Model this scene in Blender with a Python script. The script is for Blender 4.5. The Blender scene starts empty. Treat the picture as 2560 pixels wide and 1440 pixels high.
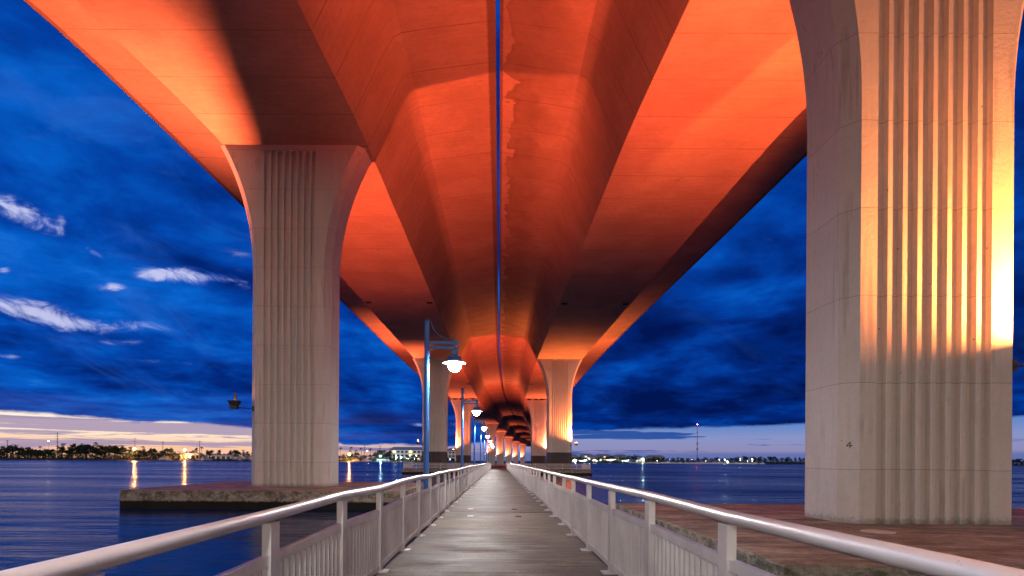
import bpy, math, random
from mathutils import Vector, Matrix
random.seed(7)
R = math.radians
sc = bpy.context.scene
COL = sc.collection
EYE = 1.40
F, VPX, VPY = 1300.0, 1248.0, 1152.0
ROLL = 0.0067

# ------------------------------------------------------------------ mesh collector
class MB:
    def __init__(s): s.v = []; s.f = []; s.sm = []; s.uv = None
    def add(s, verts, faces, smooth=False):
        b = len(s.v); s.v.extend([tuple(p) for p in verts])
        for f in faces: s.f.append(tuple(i + b for i in f)); s.sm.append(smooth)
        return s
    def box(s, x0, x1, y0, y1, z0, z1, M=None):
        vs = [Vector((x, y, z)) for z in (z0, z1) for y in (y0, y1) for x in (x0, x1)]
        if M is not None: vs = [M @ p for p in vs]
        return s.add(vs, [(0, 2, 3, 1), (4, 5, 7, 6), (0, 1, 5, 4), (2, 6, 7, 3), (0, 4, 6, 2), (1, 3, 7, 5)])
    def cbox(s, c, sz, M=None):
        x, y, z = c; a, b, d = sz
        return s.box(x - a / 2, x + a / 2, y - b / 2, y + b / 2, z - d / 2, z + d / 2, M)
    def tube(s, pts, r, n=10, caps=True):
        pts = [Vector(p) for p in pts]
        rs = r if isinstance(r, (list, tuple)) else [r] * len(pts)
        vs = []; prev = None
        for i, p in enumerate(pts):
            t = (pts[min(i + 1, len(pts) - 1)] - pts[max(i - 1, 0)]).normalized()
            if prev is None:
                a = Vector((0, 0, 1)) if abs(t.z) < .9 else Vector((1, 0, 0))
                u = t.cross(a).normalized()
            else:
                u = (prev - t * prev.dot(t)).normalized()
            prev = u; w = t.cross(u)
            for k in range(n):
                an = 2 * math.pi * k / n
                vs.append(p + (u * math.cos(an) + w * math.sin(an)) * rs[i])
        fs = []
        for i in range(len(pts) - 1):
            for k in range(n):
                fs.append((i * n + k, i * n + (k + 1) % n, (i + 1) * n + (k + 1) % n, (i + 1) * n + k))
        s.add(vs, fs, True)
        if caps:
            s.add([vs[k] for k in range(n)], [tuple(reversed(range(n)))])
            s.add([vs[-n + k] for k in range(n)], [tuple(range(n))])
        return s
    def lathe(s, prof, c=(0, 0, 0), n=16, smooth=True):
        vs = []; fs = []
        for r, z in prof:
            for k in range(n):
                an = 2 * math.pi * k / n
                vs.append((c[0] + r * math.cos(an), c[1] + r * math.sin(an), c[2] + z))
        for i in range(len(prof) - 1):
            for k in range(n):
                fs.append((i * n + k, i * n + (k + 1) % n, (i + 1) * n + (k + 1) % n, (i + 1) * n + k))
        return s.add(vs, fs, smooth)
    def build(s, name, mat, parent=None, loc=None):
        me = bpy.data.meshes.new(name)
        me.from_pydata(s.v, [], s.f); me.update()
        for i, sm in enumerate(s.sm):
            if sm: me.polygons[i].use_smooth = True
        if s.uv is not None:
            ul = me.uv_layers.new(name='UVMap')
            for l in me.loops: ul.data[l.index].uv = s.uv[l.vertex_index]
        if mat is not None:
            for m in (mat if isinstance(mat, (list, tuple)) else [mat]): me.materials.append(m)
        o = bpy.data.objects.new(name, me); COL.objects.link(o)
        if parent is not None: o.parent = parent
        if loc is not None: o.location = loc
        return o

def empty(name, loc=(0, 0, 0), rz=0):
    o = bpy.data.objects.new(name, None); COL.objects.link(o)
    o.location = loc; o.rotation_euler = (0, 0, rz); o.empty_display_size = .2
    return o
def tag(o, label=None, cat=None, group=None, kind=None):
    if label: o['label'] = label
    if cat: o['category'] = cat
    if group: o['group'] = group
    if kind: o['kind'] = kind
    return o
def copy_tree(o, parent=None):
    c = o.copy(); COL.objects.link(c)
    if parent is not None: c.parent = parent
    for ch in [x for x in o.children if x.type != 'LIGHT']: copy_tree(ch, c)
    return c
def unroll(px, py):
    return px, py - (px - VPX) * ROLL
def at(px, py, Y):
    """a direction measured in the photograph taken to the distance Y"""
    px, py = unroll(px, py)
    return Vector(((px - VPX) * Y / F, Y, EYE + (VPY - py) * Y / F))

def interp(tab, x):
    """monotone-ish cubic (Catmull-Rom) through a table"""
    n = len(tab)
    if x <= tab[0][0]: return tab[0][1]
    if x >= tab[-1][0]:
        (x0, y0), (x1, y1) = tab[-2], tab[-1]
        return y1 + (y1 - y0) / (x1 - x0) * (x - x1)
    for i in range(n - 1):
        if tab[i][0] <= x <= tab[i + 1][0]: break
    x0, y0 = tab[i]; x1, y1 = tab[i + 1]
    def slope(k):
        if k <= 0 or k >= n - 1: 
            return (tab[min(k + 1, n - 1)][1] - tab[max(k - 1, 0)][1]) / (tab[min(k + 1, n - 1)][0] - tab[max(k - 1, 0)][0])
        a = (tab[k][1] - tab[k - 1][1]) / (tab[k][0] - tab[k - 1][0]); b = (tab[k + 1][1] - tab[k][1]) / (tab[k + 1][0] - tab[k][0])
        return 0 if a * b <= 0 else 2 * a * b / (a + b)
    h = x1 - x0; t = (x - x0) / h; m0 = slope(i) * h; m1 = slope(i + 1) * h
    return (2*t**3 - 3*t**2 + 1)*y0 + (t**3 - 2*t**2 + t)*m0 + (-2*t**3 + 3*t**2)*y1 + (t**3 - t**2)*m1

# ------------------------------------------------------------------ node helpers
class NT:
    def __init__(s, tree): s.t = tree; s.n = tree.nodes; s.l = tree.links
    def new(s, ty, **kw):
        n = s.n.new(ty)
        for k, v in kw.items(): setattr(n, k, v)
        return n
    def put(s, sock, v):
        if isinstance(v, bpy.types.NodeSocket): s.l.new(v, sock)
        elif v is not None: sock.default_value = v
    def m(s, op, a, b=None, c=None, clamp=False):
        n = s.new('ShaderNodeMath', operation=op); n.use_clamp = clamp
        s.put(n.inputs[0], a)
        if b is not None: s.put(n.inputs[1], b)
        if c is not None: s.put(n.inputs[2], c)
        return n.outputs[0]
    def mr(s, v, a, b, c=0., d=1., smooth=True):
        n = s.new('ShaderNodeMapRange'); n.interpolation_type = 'SMOOTHSTEP' if smooth else 'LINEAR'; n.clamp = True
        s.put(n.inputs['Value'], v); s.put(n.inputs['From Min'], a); s.put(n.inputs['From Max'], b)
        s.put(n.inputs['To Min'], c); s.put(n.inputs['To Max'], d)
        return n.outputs['Result']
    def mix(s, f, a, b, blend='MIX'):
        n = s.new('ShaderNodeMix'); n.data_type = 'RGBA'; n.blend_type = blend; n.clamp_factor = True
        s.put(n.inputs[0], f)
        for i, v in ((6, a), (7, b)):
            if isinstance(v, tuple) and len(v) == 3: v = (*v, 1)
            s.put(n.inputs[i], v)
        return n.outputs[2]
    def noise(s, vec, scale, detail=4, rough=.55, dist=0.):
        n = s.new('ShaderNodeTexNoise'); n.noise_dimensions = '3D'
        if vec is not None: s.put(n.inputs['Vector'], vec)
        s.put(n.inputs['Scale'], scale); s.put(n.inputs['Detail'], detail); s.put(n.inputs['Roughness'], rough); s.put(n.inputs['Distortion'], dist)
        return n.outputs[0]
    def comb(s, x, y, z=0.):
        n = s.new('ShaderNodeCombineXYZ'); s.put(n.inputs[0], x); s.put(n.inputs[1], y); s.put(n.inputs[2], z); return n.outputs[0]
    def sep(s, v):
        n = s.new('ShaderNodeSeparateXYZ'); s.put(n.inputs[0], v); return n.outputs
    def ramp(s, f, stops, interp='LINEAR'):
        n = s.new('ShaderNodeValToRGB'); n.color_ramp.interpolation = interp
        e = n.color_ramp.elements
        while len(e) < len(stops): e.new(.5)
        for k, (p, c) in enumerate(stops):
            e[k].position = p; e[k].color = (*c, 1) if len(c) == 3 else c
        s.put(n.inputs[0], f); return n.outputs[0]
    def scalev(s, v, sc_):
        n = s.new('ShaderNodeVectorMath', operation='MULTIPLY'); s.put(n.inputs[0], v); n.inputs[1].default_value = sc_; return n.outputs[0]
    def bump(s, h, strength, dist):
        n = s.new('ShaderNodeBump'); s.put(n.inputs['Height'], h); n.inputs['Strength'].default_value = strength; n.inputs['Distance'].default_value = dist
        return n.outputs[0]

def material(name):
    m = bpy.data.materials.new(name); m.use_nodes = True
    t = NT(m.node_tree); b = t.n['Principled BSDF']
    return m, t, b
def simple(name, col, rough=.6, metal=0., var=.12, scale=3.):
    m, t, b = material(name)
    tc = t.new('ShaderNodeTexCoord').outputs['Object']
    n = t.noise(tc, scale, 5, .6)
    c = t.mix(t.mr(n, .3, .7), tuple(x * (1 - var) for x in col), tuple(min(1, x * (1 + var)) for x in col))
    t.put(b.inputs['Base Color'], c); b.inputs['Roughness'].default_value = rough; b.inputs['Metallic'].default_value = metal
    return m
def emitter(name, col, strength):
    m, t, b = material(name)
    b.inputs['Base Color'].default_value = (*[min(.8, c) for c in col], 1)
    b.inputs['Emission Color'].default_value = (*col, 1); b.inputs['Emission Strength'].default_value = strength
    return m

M = {}
# painted / cast concrete of the girders, uv = (lateral metres, metres along)
def girder_mat(name, stain):
    m, t, b = material(name)
    uv = t.new('ShaderNodeUVMap').outputs[0]
    u, v, _ = t.sep(uv)
    wp = t.new('ShaderNodeTexCoord').outputs['Object']
    n1 = t.noise(wp, .35, 6, .6); n2 = t.noise(wp, 3.5, 6, .65)
    ns = t.noise(t.comb(t.m('MULTIPLY', u, .5), t.m('MULTIPLY', v, 5.)), 1., 4, .6)     # strokes across the forms
    f = t.m('ADD', t.m('MULTIPLY', n1, .5), t.m('ADD', t.m('MULTIPLY', n2, .25), t.m('MULTIPLY', ns, .25)))
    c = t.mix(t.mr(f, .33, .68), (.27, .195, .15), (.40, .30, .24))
    # segment joints every 3.1 m
    w = t.m('ADD', t.m('DIVIDE', v, 3.1), t.m('MULTIPLY', t.m('SUBTRACT', n2, .5), .012))
    fr = t.m('FRACT', w)
    wn = t.new('ShaderNodeTexWhiteNoise'); wn.noise_dimensions = '1D'; t.put(wn.inputs['W'], t.m('FLOOR', w))
    c = t.mix(t.m('MULTIPLY', wn.outputs[0], .22), c, (.22, .16, .125))
    j = t.m('LESS_THAN', fr, .016)
    c = t.mix(t.m('MULTIPLY', j, t.mr(n1, .36, .6, .2, .7)), c, (.07, .045, .035))
    # old scuffs
    sc_ = t.m('MULTIPLY', t.mr(t.noise(wp, .9, 8, .75, 1.5), .57, .68), t.mr(n1, .42, .6))
    c = t.mix(t.m('MULTIPLY', sc_, .55), c, (.13, .09, .07))
    lip = t.mr(t.m('ADD', t.m('ABSOLUTE', u), t.m('MULTIPLY', t.m('SUBTRACT', n2, .5), .25)), 11.38, 11.5)
    c = t.mix(t.m('MULTIPLY', lip, .72), c, (.075, .048, .037))      # weathered drip edges
    if stain:   # water marks creeping in from the open joint between the decks
        nn = t.noise(t.comb(t.m('MULTIPLY', u, .5), t.m('MULTIPLY', v, .42)), 1.1, 2.5, .5, .6)
        d = t.m('ADD', u, t.m('MULTIPLY', t.m('SUBTRACT', nn, .5), 3.4))
        edge = t.mr(d, -11.0, -10.85); far = t.mr(d, -9.6, -7.2, 1., 0.)
        body = t.m('MULTIPLY', edge, far)
        rim = t.m('MULTIPLY', t.mr(d, -11.02, -10.9), t.mr(d, -10.86, -10.5, 1., 0.))
        c = t.mix(t.m('ADD', t.m('MULTIPLY', body, t.mr(n1, .3, .7, .25, .65)), t.m('MULTIPLY', rim, .12)), c, (.11, .07, .052))
    t.put(b.inputs['Base Color'], c); b.inputs['Roughness'].default_value = .7; b.inputs['Specular IOR Level'].default_value = .25
    t.put(b.inputs['Normal'], t.bump(t.m('ADD', t.m('MULTIPLY', n2, .5), t.m('MULTIPLY', ns, .5)), .25, .03))
    return m
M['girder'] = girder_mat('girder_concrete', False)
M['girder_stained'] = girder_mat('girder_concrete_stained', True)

def pier_mat(name, lo, hi):
    m, t, b = material(name)
    wp = t.new('ShaderNodeTexCoord').outputs['Object']
    x, y, z = t.sep(wp)
    n1 = t.noise(wp, .5, 6, .6); n2 = t.noise(wp, 9., 7, .7)
    run = t.noise(t.comb(t.m('MULTIPLY', x, 5.), t.m('MULTIPLY', y, 5.), t.m('MULTIPLY', z, .22)), 1., 5, .6)
    f = t.m('ADD', t.m('MULTIPLY', n1, .4), t.m('ADD', t.m('MULTIPLY', n2, .25), t.m('MULTIPLY', run, .35)))
    c = t.mix(t.mr(f, .34, .66), lo, hi)
    w = t.m('ADD', t.m('DIVIDE', t.m('ADD', z, .9), 2.32), t.m('MULTIPLY', t.m('SUBTRACT', n1, .5), .05))
    fr = t.m('FRACT', w)
    j = t.m('LESS_THAN', fr, .008)
    wn = t.new('ShaderNodeTexWhiteNoise'); wn.noise_dimensions = '1D'; t.put(wn.inputs['W'], t.m('FLOOR', w))
    c = t.mix(t.m('MULTIPLY', wn.outputs[0], .12), c, tuple(k * .7 for k in lo))
    c = t.mix(t.m('MULTIPLY', j, .6), c, tuple(k * .35 for k in lo))
    grime = t.m('MULTIPLY', t.mr(run, .50, .66), t.mr(n1, .40, .62))
    c = t.mix(t.m('MULTIPLY', grime, .45), c, tuple(k * .38 for k in lo))
    splash = t.mr(t.m('ADD', z, t.m('MULTIPLY', t.m('SUBTRACT', n2, .5), .5)), .02, .22, .6, 0.)
    c = t.mix(splash, c, tuple(k * .4 for k in lo))
    vor = t.new('ShaderNodeTexVoronoi'); vor.inputs['Scale'].default_value = 2.3; t.put(vor.inputs['Vector'], wp)
    pit = t.m('MULTIPLY', t.m('LESS_THAN', vor.outputs['Distance'], .055), t.m('GREATER_THAN', n1, .5))
    c = t.mix(t.m('MULTIPLY', pit, .7), c, (.08, .06, .05))
    t.put(b.inputs['Base Color'], c); b.inputs['Roughness'].default_value = .8; b.inputs['Specular IOR Level'].default_value = .2
    h = t.m('SUBTRACT', t.m('ADD', t.m('MULTIPLY', n2, .5), t.m('MULTIPLY', n1, 1.5)), t.m('ADD', t.m('MULTIPLY', j, .5), t.m('MULTIPLY', pit, .6)))
    t.put(b.inputs['Normal'], t.bump(h, .5, .03))
    return m
M['pier'] = pier_mat('pier_concrete', (.53, .49, .45), (.67, .63, .59))
M['band'] = pier_mat('pier_grey_paint', (.075, .07, .08), (.12, .11, .12))

def platform_mat():
    m, t, b = material('platform_concrete')
    g = t.new('ShaderNodeNewGeometry')
    wp = g.outputs['Position']; x, y, z = t.sep(wp); nz = t.sep(g.outputs['True Normal'])[2]
    n1 = t.noise(wp, .8, 6, .6); n2 = t.noise(wp, 7., 7, .7)
    st = t.noise(t.comb(t.m('MULTIPLY', x, .45), t.m('MULTIPLY', y, 1.6), z), 1.6, 6, .62)
    f = t.m('ADD', t.m('MULTIPLY', n1, .35), t.m('ADD', t.m('MULTIPLY', st, .4), t.m('MULTIPLY', n2, .25)))
    top = t.ramp(t.mr(f, .36, .64), [(0, (.09, .08, .058)), (.3, (.185, .166, .125)), (.6, (.275, .25, .195)), (1, (.46, .42, .345))])
    side = t.mix(t.mr(t.noise(wp, 2.5, 7, .7), .38, .62), (.13, .115, .09), (.36, .32, .26))
    moss = t.m('MULTIPLY', t.mr(t.noise(t.scalev(wp, (1.5, 1.5, 3.)), 1.7, 7, .7), .5, .58), t.mr(z, -.75, -.3, .0, .8))
    side = t.mix(moss, side, (.07, .08, .045))
    salt = t.m('MULTIPLY', t.mr(t.noise(wp, 6., 8, .75), .52, .6), t.m('MULTIPLY', t.mr(z, -.8, -.55), t.mr(z, -.5, -.3, 1., 0.)))
    side = t.mix(t.m('MULTIPLY', salt, .8), side, (.5, .46, .42))
    tide = t.mr(t.m('ADD', z, t.m('MULTIPLY', t.m('SUBTRACT', n2, .5), .28)), -.80, -.72, 1., 0.)
    side = t.mix(tide, side, (.012, .011, .009))
    c = t.mix(t.m('GREATER_THAN', nz, .6), side, top)
    t.put(b.inputs['Base Color'], c)
    t.put(b.inputs['Roughness'], t.mr(n1, .3, .7, .6, .9)); b.inputs['Specular IOR Level'].default_value = .25
    t.put(b.inputs['Normal'], t.bump(t.m('ADD', n2, t.m('MULTIPLY', n1, 2.)), .5, .03))
    return m
M['platform'] = platform_mat()

def walk_mat():
    m, t, b = material('walkway_concrete')
    wp = t.new('ShaderNodeNewGeometry').outputs['Position']; x, y, z = t.sep(wp)
    n1 = t.noise(wp, .6, 6, .6); n2 = t.noise(wp, 14., 6, .7)
    br = t.noise(t.comb(t.m('MULTIPLY', x, .8), t.m('MULTIPLY', y, 8.)), 1.2, 7, .72)         # broom strokes across
    br2 = t.noise(t.comb(t.m('MULTIPLY', x, .6), t.m('MULTIPLY', y, 1.6)), 1.2, 7, .7)
    f = t.m('ADD', t.m('MULTIPLY', n1, .2), t.m('ADD', t.m('MULTIPLY', br, .4), t.m('ADD', t.m('MULTIPLY', br2, .3), t.m('MULTIPLY', n2, .1))))
    c = t.ramp(t.mr(f, .38, .62), [(0, (.014, .011, .008)), (.5, (.070, .056, .044)), (1, (.19, .165, .135))])
    wear = t.mr(t.m('ABSOLUTE', x), .9, 1.4, 0., .35)
    c = t.mix(t.m('MULTIPLY', wear, t.mr(br2, .4, .6)), c, (.12, .10, .085))
    sp = t.mr(t.noise(t.comb(t.m('MULTIPLY', x, 10.), t.m('MULTIPLY', y, 26.)), 1., 3, .7), .63, .68)
    c = t.mix(t.m('MULTIPLY', sp, t.mr(n1, .45, .6, 0., .6)), c, (.55, .52, .48))
    t.put(b.inputs['Base Color'], c)
    t.put(b.inputs['Roughness'], t.mr(br2, .3, .7, .45, .8)); b.inputs['Specular IOR Level'].default_value = .35
    t.put(b.inputs['Normal'], t.bump(t.m('ADD', br, t.m('MULTIPLY', n2, .6)), .6, .012))
    return m
M['walk'] = walk_mat()

def metal_mat():
    m, t, b = material('brushed_aluminium')
    wp = t.new('ShaderNodeTexCoord').outputs['Object']
    n1 = t.noise(wp, 1.3, 5, .6); n2 = t.noise(t.scalev(wp, (30, 6, 30)), 2., 4, .6)
    sc_ = t.m('MULTIPLY', t.mr(t.noise(wp, 9., 7, .75), .62, .7), t.mr(n1, .45, .6))
    c = t.mix(t.mr(n1, .3, .7), (.54, .50, .50), (.70, .67, .67))
    c = t.mix(t.m('MULTIPLY', sc_, .6), c, (.30, .27, .25))
    t.put(b.inputs['Base Color'], c); b.inputs['Metallic'].default_value = .55
    t.put(b.inputs['Roughness'], t.m('ADD', t.mr(n2, .3, .7, .28, .42), t.m('MULTIPLY', sc_, .25)))
    t.put(b.inputs['Normal'], t.bump(t.m('ADD', n2, t.m('MULTIPLY', n1, 2.)), .12, .01))
    return m
M['metal'] = metal_mat()
M['blue'] = simple('blue_lamp_paint', (.015, .10, .36), .32, 0., .15, 4)
M['dark_metal'] = simple('dark_fixture_metal', (.045, .04, .045), .5, .3)
M['bearing'] = simple('bearing_rubber', (.02, .018, .018), .8)
M['joint'] = simple('joint_filler', (.03, .028, .026), .9)
M['ink'] = simple('black_marker_paint', (.02, .015, .012), .8)
M['pale_patch'] = simple('pale_grout', (.55, .47, .40), .8)
M['bark'] = simple('bark', (.03, .024, .018), .9)
M['leaf_a'] = simple('pine_foliage', (.018, .028, .012), .8, 0, .5, .4)
M['leaf_b'] = simple('mangrove_foliage', (.022, .034, .013), .8, 0, .5, .4)
M['leaf_c'] = simple('palm_foliage', (.02, .03, .012), .8, 0, .4, .4)
M['pole'] = simple('weathered_pole_wood', (.05, .04, .032), .9)
M['wire'] = simple('power_cable', (.02, .02, .02), .8)
M['wall_white'] = simple('white_render', (.62, .60, .60), .8)
M['wall_cream'] = simple('cream_render', (.50, .44, .40), .8)
M['roof'] = simple('grey_metal_roof', (.20, .20, .24), .5)
M['window'] = simple('dark_window_glass', (.02, .025, .035), .15)
M['window_lit'] = emitter('lit_window', (1., .72, .30), 2.2)
M['window_cool'] = emitter('cool_lit_window', (.70, .92, 1.), 2.2)
M['hull'] = simple('white_boat_gelcoat', (.70, .70, .72), .3)
M['rubble'] = simple('pale_rubble', (.40, .37, .38), .9, 0, .5, 1.5)
M['bank'] = simple('dark_shore_soil', (.035, .03, .022), .95, 0, .4, .2)
M['tower'] = simple('red_white_mast_paint', (.32, .20, .20), .6)
M['lamp_globe'] = emitter('lamp_globe_glow', (1., .97, .93), 950.)
M['flood_lens'] = emitter('flood_lens_glow', (1., .42, .14), 30.)
M['bulb_warm'] = emitter('sodium_bulb_glow', (1., .42, .10), 5200.)
M['bulb_cool'] = emitter('mercury_bulb_glow', (.55, .90, 1.), 1600.)
M['bulb_small'] = emitter('small_white_bulb_glow', (1., .80, .55), 120.)
M['bulb_red'] = emitter('red_beacon_glow', (1., .08, .12), 120.)

def water_mat():
    m, t, b = material('river_water')
    wp = t.new('ShaderNodeNewGeometry').outputs['Position']; x, y, z = t.sep(wp)
    a = t.noise(t.comb(t.m('MULTIPLY', x, .10), t.m('MULTIPLY', y, .42)), 1., 5, .55)
    a2 = t.noise(t.comb(t.m('MULTIPLY', x, .012), t.m('MULTIPLY', y, .06)), 1., 4, .6)
    h = t.m('ADD', t.m('MULTIPLY', a, 1.), t.m('MULTIPLY', a2, 2.5))
    b.inputs['Base Color'].default_value = (.002, .018, .085, 1)
    t.put(b.inputs['Roughness'], t.mr(a2, .35, .65, .15, .27))
    b.inputs['IOR'].default_value = 1.333; b.inputs['Specular IOR Level'].default_value = .42; b.inputs['Specular Tint'].default_value = (.72, .80, 1., 1)
    t.put(b.inputs['Normal'], t.bump(h, .30, 1.0))
    return m
M['water'] = water_mat()

# ------------------------------------------------------------------ world: dusk sky with a cloud deck
def build_world():
    w = bpy.data.worlds.new('World'); sc.world = w; w.use_nodes = True
    t = NT(w.node_tree); t.n.clear()
    d = t.new('ShaderNodeTexCoord').outputs['Generated']
    x, y, z = t.sep(d)
    hor = t.m('SQRT', t.m('ADD', t.m('MULTIPLY', x, x), t.m('MULTIPLY', y, y)))
    te = t.m('DIVIDE', z, t.m('MAXIMUM', hor, .02))                 # tangent of the elevation
    az = t.m('ARCTAN2', x, y)                                       # 0 ahead, positive to the right
    ys = t.m('MAXIMUM', y, .05); gu = t.m('DIVIDE', x, ys); gw = t.m('DIVIDE', z, ys)
    zc = t.m('ADD', t.m('MAXIMUM', z, 0.), .16)
    q = t.comb(t.m('DIVIDE', x, zc), t.m('DIVIDE', y, zc), .3)
    n1 = t.noise(q, .55, 7, .55, .3)
    n2 = t.noise(q, 2.4, 7, .58, .2)
    n3 = t.noise(t.comb(t.m('MULTIPLY', az, 2.2), t.m('MULTIPLY', te, 9.), 2.), 1.6, 6, .55, .4)
    f = t.m('ADD', t.m('MULTIPLY', n1, .46), t.m('ADD', t.m('MULTIPLY', n2, .42), t.m('MULTIPLY', n3, .12)))
    left = t.mr(az, .35, -.75)
    f2 = t.m('ADD', t.mr(f, .385, .645, 0., 1., False), t.m('SUBTRACT', t.m('MULTIPLY', left, .33), .15))
    f2 = t.m('ADD', f2, t.mr(te, .4, 1.4, 0., .25))
    cloud = t.ramp(f2, [(0, (.0004, .0075, .085)), (.3, (.0006, .022, .20)), (.55, (.0008, .055, .38)), (.8, (.002, .115, .58)), (1., (.02, .19, .72))])
    # bright torn edges where the last light catches the cloud
    nb = t.noise(t.comb(t.m('MULTIPLY', gu, 9.), t.m('MULTIPLY', t.m('ADD', gw, t.m('MULTIPLY', gu, .2)), 24.), 5.), 1.1, 9, .66, .9)
    blobs = [(45, 530, 85, 30, .45, 1.), (150, 560, 14, 26, 0, .45), (232, 632, 26, 10, .5, .7), (275, 718, 40, 12, 0, .9),
             (400, 690, 70, 18, .12, .9), (540, 694, 120, 20, .14, 1.), (600, 650, 60, 30, .3, .45), (60, 770, 110, 30, .2, 1.),
             (190, 812, 100, 20, .12, .9), (380, 815, 130, 16, .08, .5), (300, 855, 60, 10, 0, .55), (8, 676, 18, 10, 0, .7),
             (20, 890, 40, 9, .1, .45), (1920, 600, 30, 12, 0, .3), (1040, 1062, 40, 6, .0, .55), (1150, 1060, 60, 8, 0, .5), (420, 905, 160, 10, .05, .3), (1820, 810, 60, 10, 0, .2)]
    tot = None
    for px, py, wx, wy, sl, st in blobs:
        px, py2 = unroll(px, py)
        u0, w0 = (px - VPX) / F, (VPY - py2) / F
        du = t.m('SUBTRACT', gu, u0); dw = t.m('ADD', t.m('SUBTRACT', gw, w0), t.m('MULTIPLY', du, sl))
        e = t.m('ADD', t.m('POWER', t.m('MULTIPLY', t.m('ABSOLUTE', du), F / wx), 2.), t.m('POWER', t.m('MULTIPLY', t.m('ABSOLUTE', dw), F / wy), 2.))
        g = t.m('MULTIPLY', t.m('EXPONENT', t.m('MULTIPLY', e, -1.)), st)
        tot = g if tot is None else t.m('ADD', tot, g)
    wisp = t.mr(t.m('ADD', t.m('MULTIPLY', tot, .75), t.m('MULTIPLY', t.m('SUBTRACT', nb, .5), t.mr(tot, .01, .55, .25, 2.6))), .14, .95)
    cloud = t.mix(t.m('MULTIPLY', wisp, .85), cloud, t.mix(wisp, (.05, .16, .66), (.62, .64, .93)))
    nw = t.noise(t.comb(t.m('MULTIPLY', gu, 3.2), t.m('MULTIPLY', t.m('ADD', gw, t.m('MULTIPLY', gu, .25)), 8.), 11.), 1.3, 8, .62, .8)
    cloud = t.mix(t.m('MULTIPLY', t.mr(nw, .50, .72), t.m('MULTIPLY', t.mr(az, -.2, -.6, 0.08, .30), t.mr(te, .06, .12))), cloud, (.035, .155, .62))
    # clear strip under the deck
    edge = t.ramp(t.m('ADD', t.m('MULTIPLY', az, .5), .5), [(0, (.070,)*3), (.10, (.066,)*3), (.26, (.056,)*3), (.325, (.048,)*3), (.355, (.030,)*3), (.45, (.026,)*3), (.56, (.056,)*3), (.62, (.062,)*3), (1, (.066,)*3)])
    ne = t.noise(t.comb(t.m('MULTIPLY', az, 9.), t.m('MULTIPLY', te, 30.), 8.), 1., 7, .6)
    gap = t.mr(t.m('ADD', te, t.m('MULTIPLY', t.m('SUBTRACT', ne, .5), .022)), t.m('SUBTRACT', edge, .003), t.m('ADD', edge, .003), 1., 0.)
    sunny = t.mr(az, .02, -.42)
    cl_l = t.ramp(t.m('MULTIPLY', te, 10.), [(0, (.95, .50, .30)), (.2, (.98, .58, .38)), (.38, (1., .78, .60)), (.6, (1., .88, .76)), (1, (.9, .85, .9))])
    cl_r = t.ramp(t.m('MULTIPLY', te, 10.), [(0, (.10, .15, .40)), (.14, (.13, .17, .42)), (.20, (.27, .26, .47)), (.42, (.24, .29, .56)), (.62, (.12, .24, .58)), (1, (.1, .22, .6))])
    clear = t.mix(sunny, cl_r, cl_l)
    sky = t.new('ShaderNodeTexSky'); sky.sky_type = 'NISHITA'; sky.sun_disc = False
    sky.sun_elevation = R(-3.); sky.sun_rotation = R(-40.)
    clear = t.mix(.06, clear, sky.outputs[0], 'ADD')
    nst = t.noise(t.comb(t.m('MULTIPLY', az, 2.6), t.m('MULTIPLY', te, 62.), 4.), 1.25, 9, .64, .5)
    bl = t.m('MULTIPLY', t.mr(te, .018, .026), t.mr(te, .036, .052, 1., 0.))
    bl = t.m('SUBTRACT', t.m('MULTIPLY', bl, sunny), t.m('MULTIPLY', t.m('SUBTRACT', 1., sunny), .22))
    br_ = t.m('MULTIPLY', t.m('MULTIPLY', t.mr(te, .040, .045), t.mr(te, .054, .059, 1., 0.)), t.mr(az, .40, .25))
    bl = t.m('ADD', bl, t.m('MULTIPLY', br_, 1.5))
    st_l = t.mr(t.m('ADD', nst, t.m('MULTIPLY', bl, .12)), .55, .61)
    st_c = t.mix(sunny, (.015, .075, .34), t.mix(t.mr(nst, .55, .8), (.42, .32, .46), (.23, .17, .33)))
    clear = t.mix(t.m('MULTIPLY', st_l, .93), clear, st_c)
    low = t.m('MULTIPLY', t.mr(te, .03, .12, 1., 0.), t.mr(az, .1, -.5, 0., .55))
    cloud = t.mix(low, cloud, t.mix(t.mr(nst, .4, .7), (.012, .055, .31), (.10, .10, .33)))
    col = t.mix(gap, cloud, clear)
    # warm fill added to the sky behind the camera, brightens the pier faces
    fill_glow = t.m('MULTIPLY', t.mr(y, -.05, -.5), t.mr(z, .95, .1))
    col = t.mix(fill_glow, col, t.mix(t.mr(n1, .35, .65), (.88, .70, .56), (1.25, 1.02, .84)))
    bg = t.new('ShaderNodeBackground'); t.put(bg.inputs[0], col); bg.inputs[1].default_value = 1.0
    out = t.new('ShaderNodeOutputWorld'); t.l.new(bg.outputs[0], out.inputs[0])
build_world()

# ------------------------------------------------------------------ camera and view
cam = bpy.data.cameras.new('camera'); co = bpy.data.objects.new('camera', cam); COL.objects.link(co)
co.location = (0, 0, EYE); co.rotation_euler = (R(90), -math.atan(ROLL), 0)
cam.sensor_width = 36; cam.lens = F / 2560 * 36
cam.shift_x = (1280 - VPX) / 2560; cam.shift_y = (VPY - 720) / 2560
cam.clip_start = .05; cam.clip_end = 20000
sc.camera = co
sc.view_settings.view_transform = 'Standard'; sc.view_settings.look = 'None'; sc.view_settings.exposure = 0; sc.view_settings.gamma = 1
sc.render.engine = 'CYCLES'
sc.cycles.use_denoising = True
sc.cycles.max_bounces = 8; sc.cycles.diffuse_bounces = 3; sc.cycles.glossy_bounces = 4
sc.cycles.sample_clamp_indirect = 6.0

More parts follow.
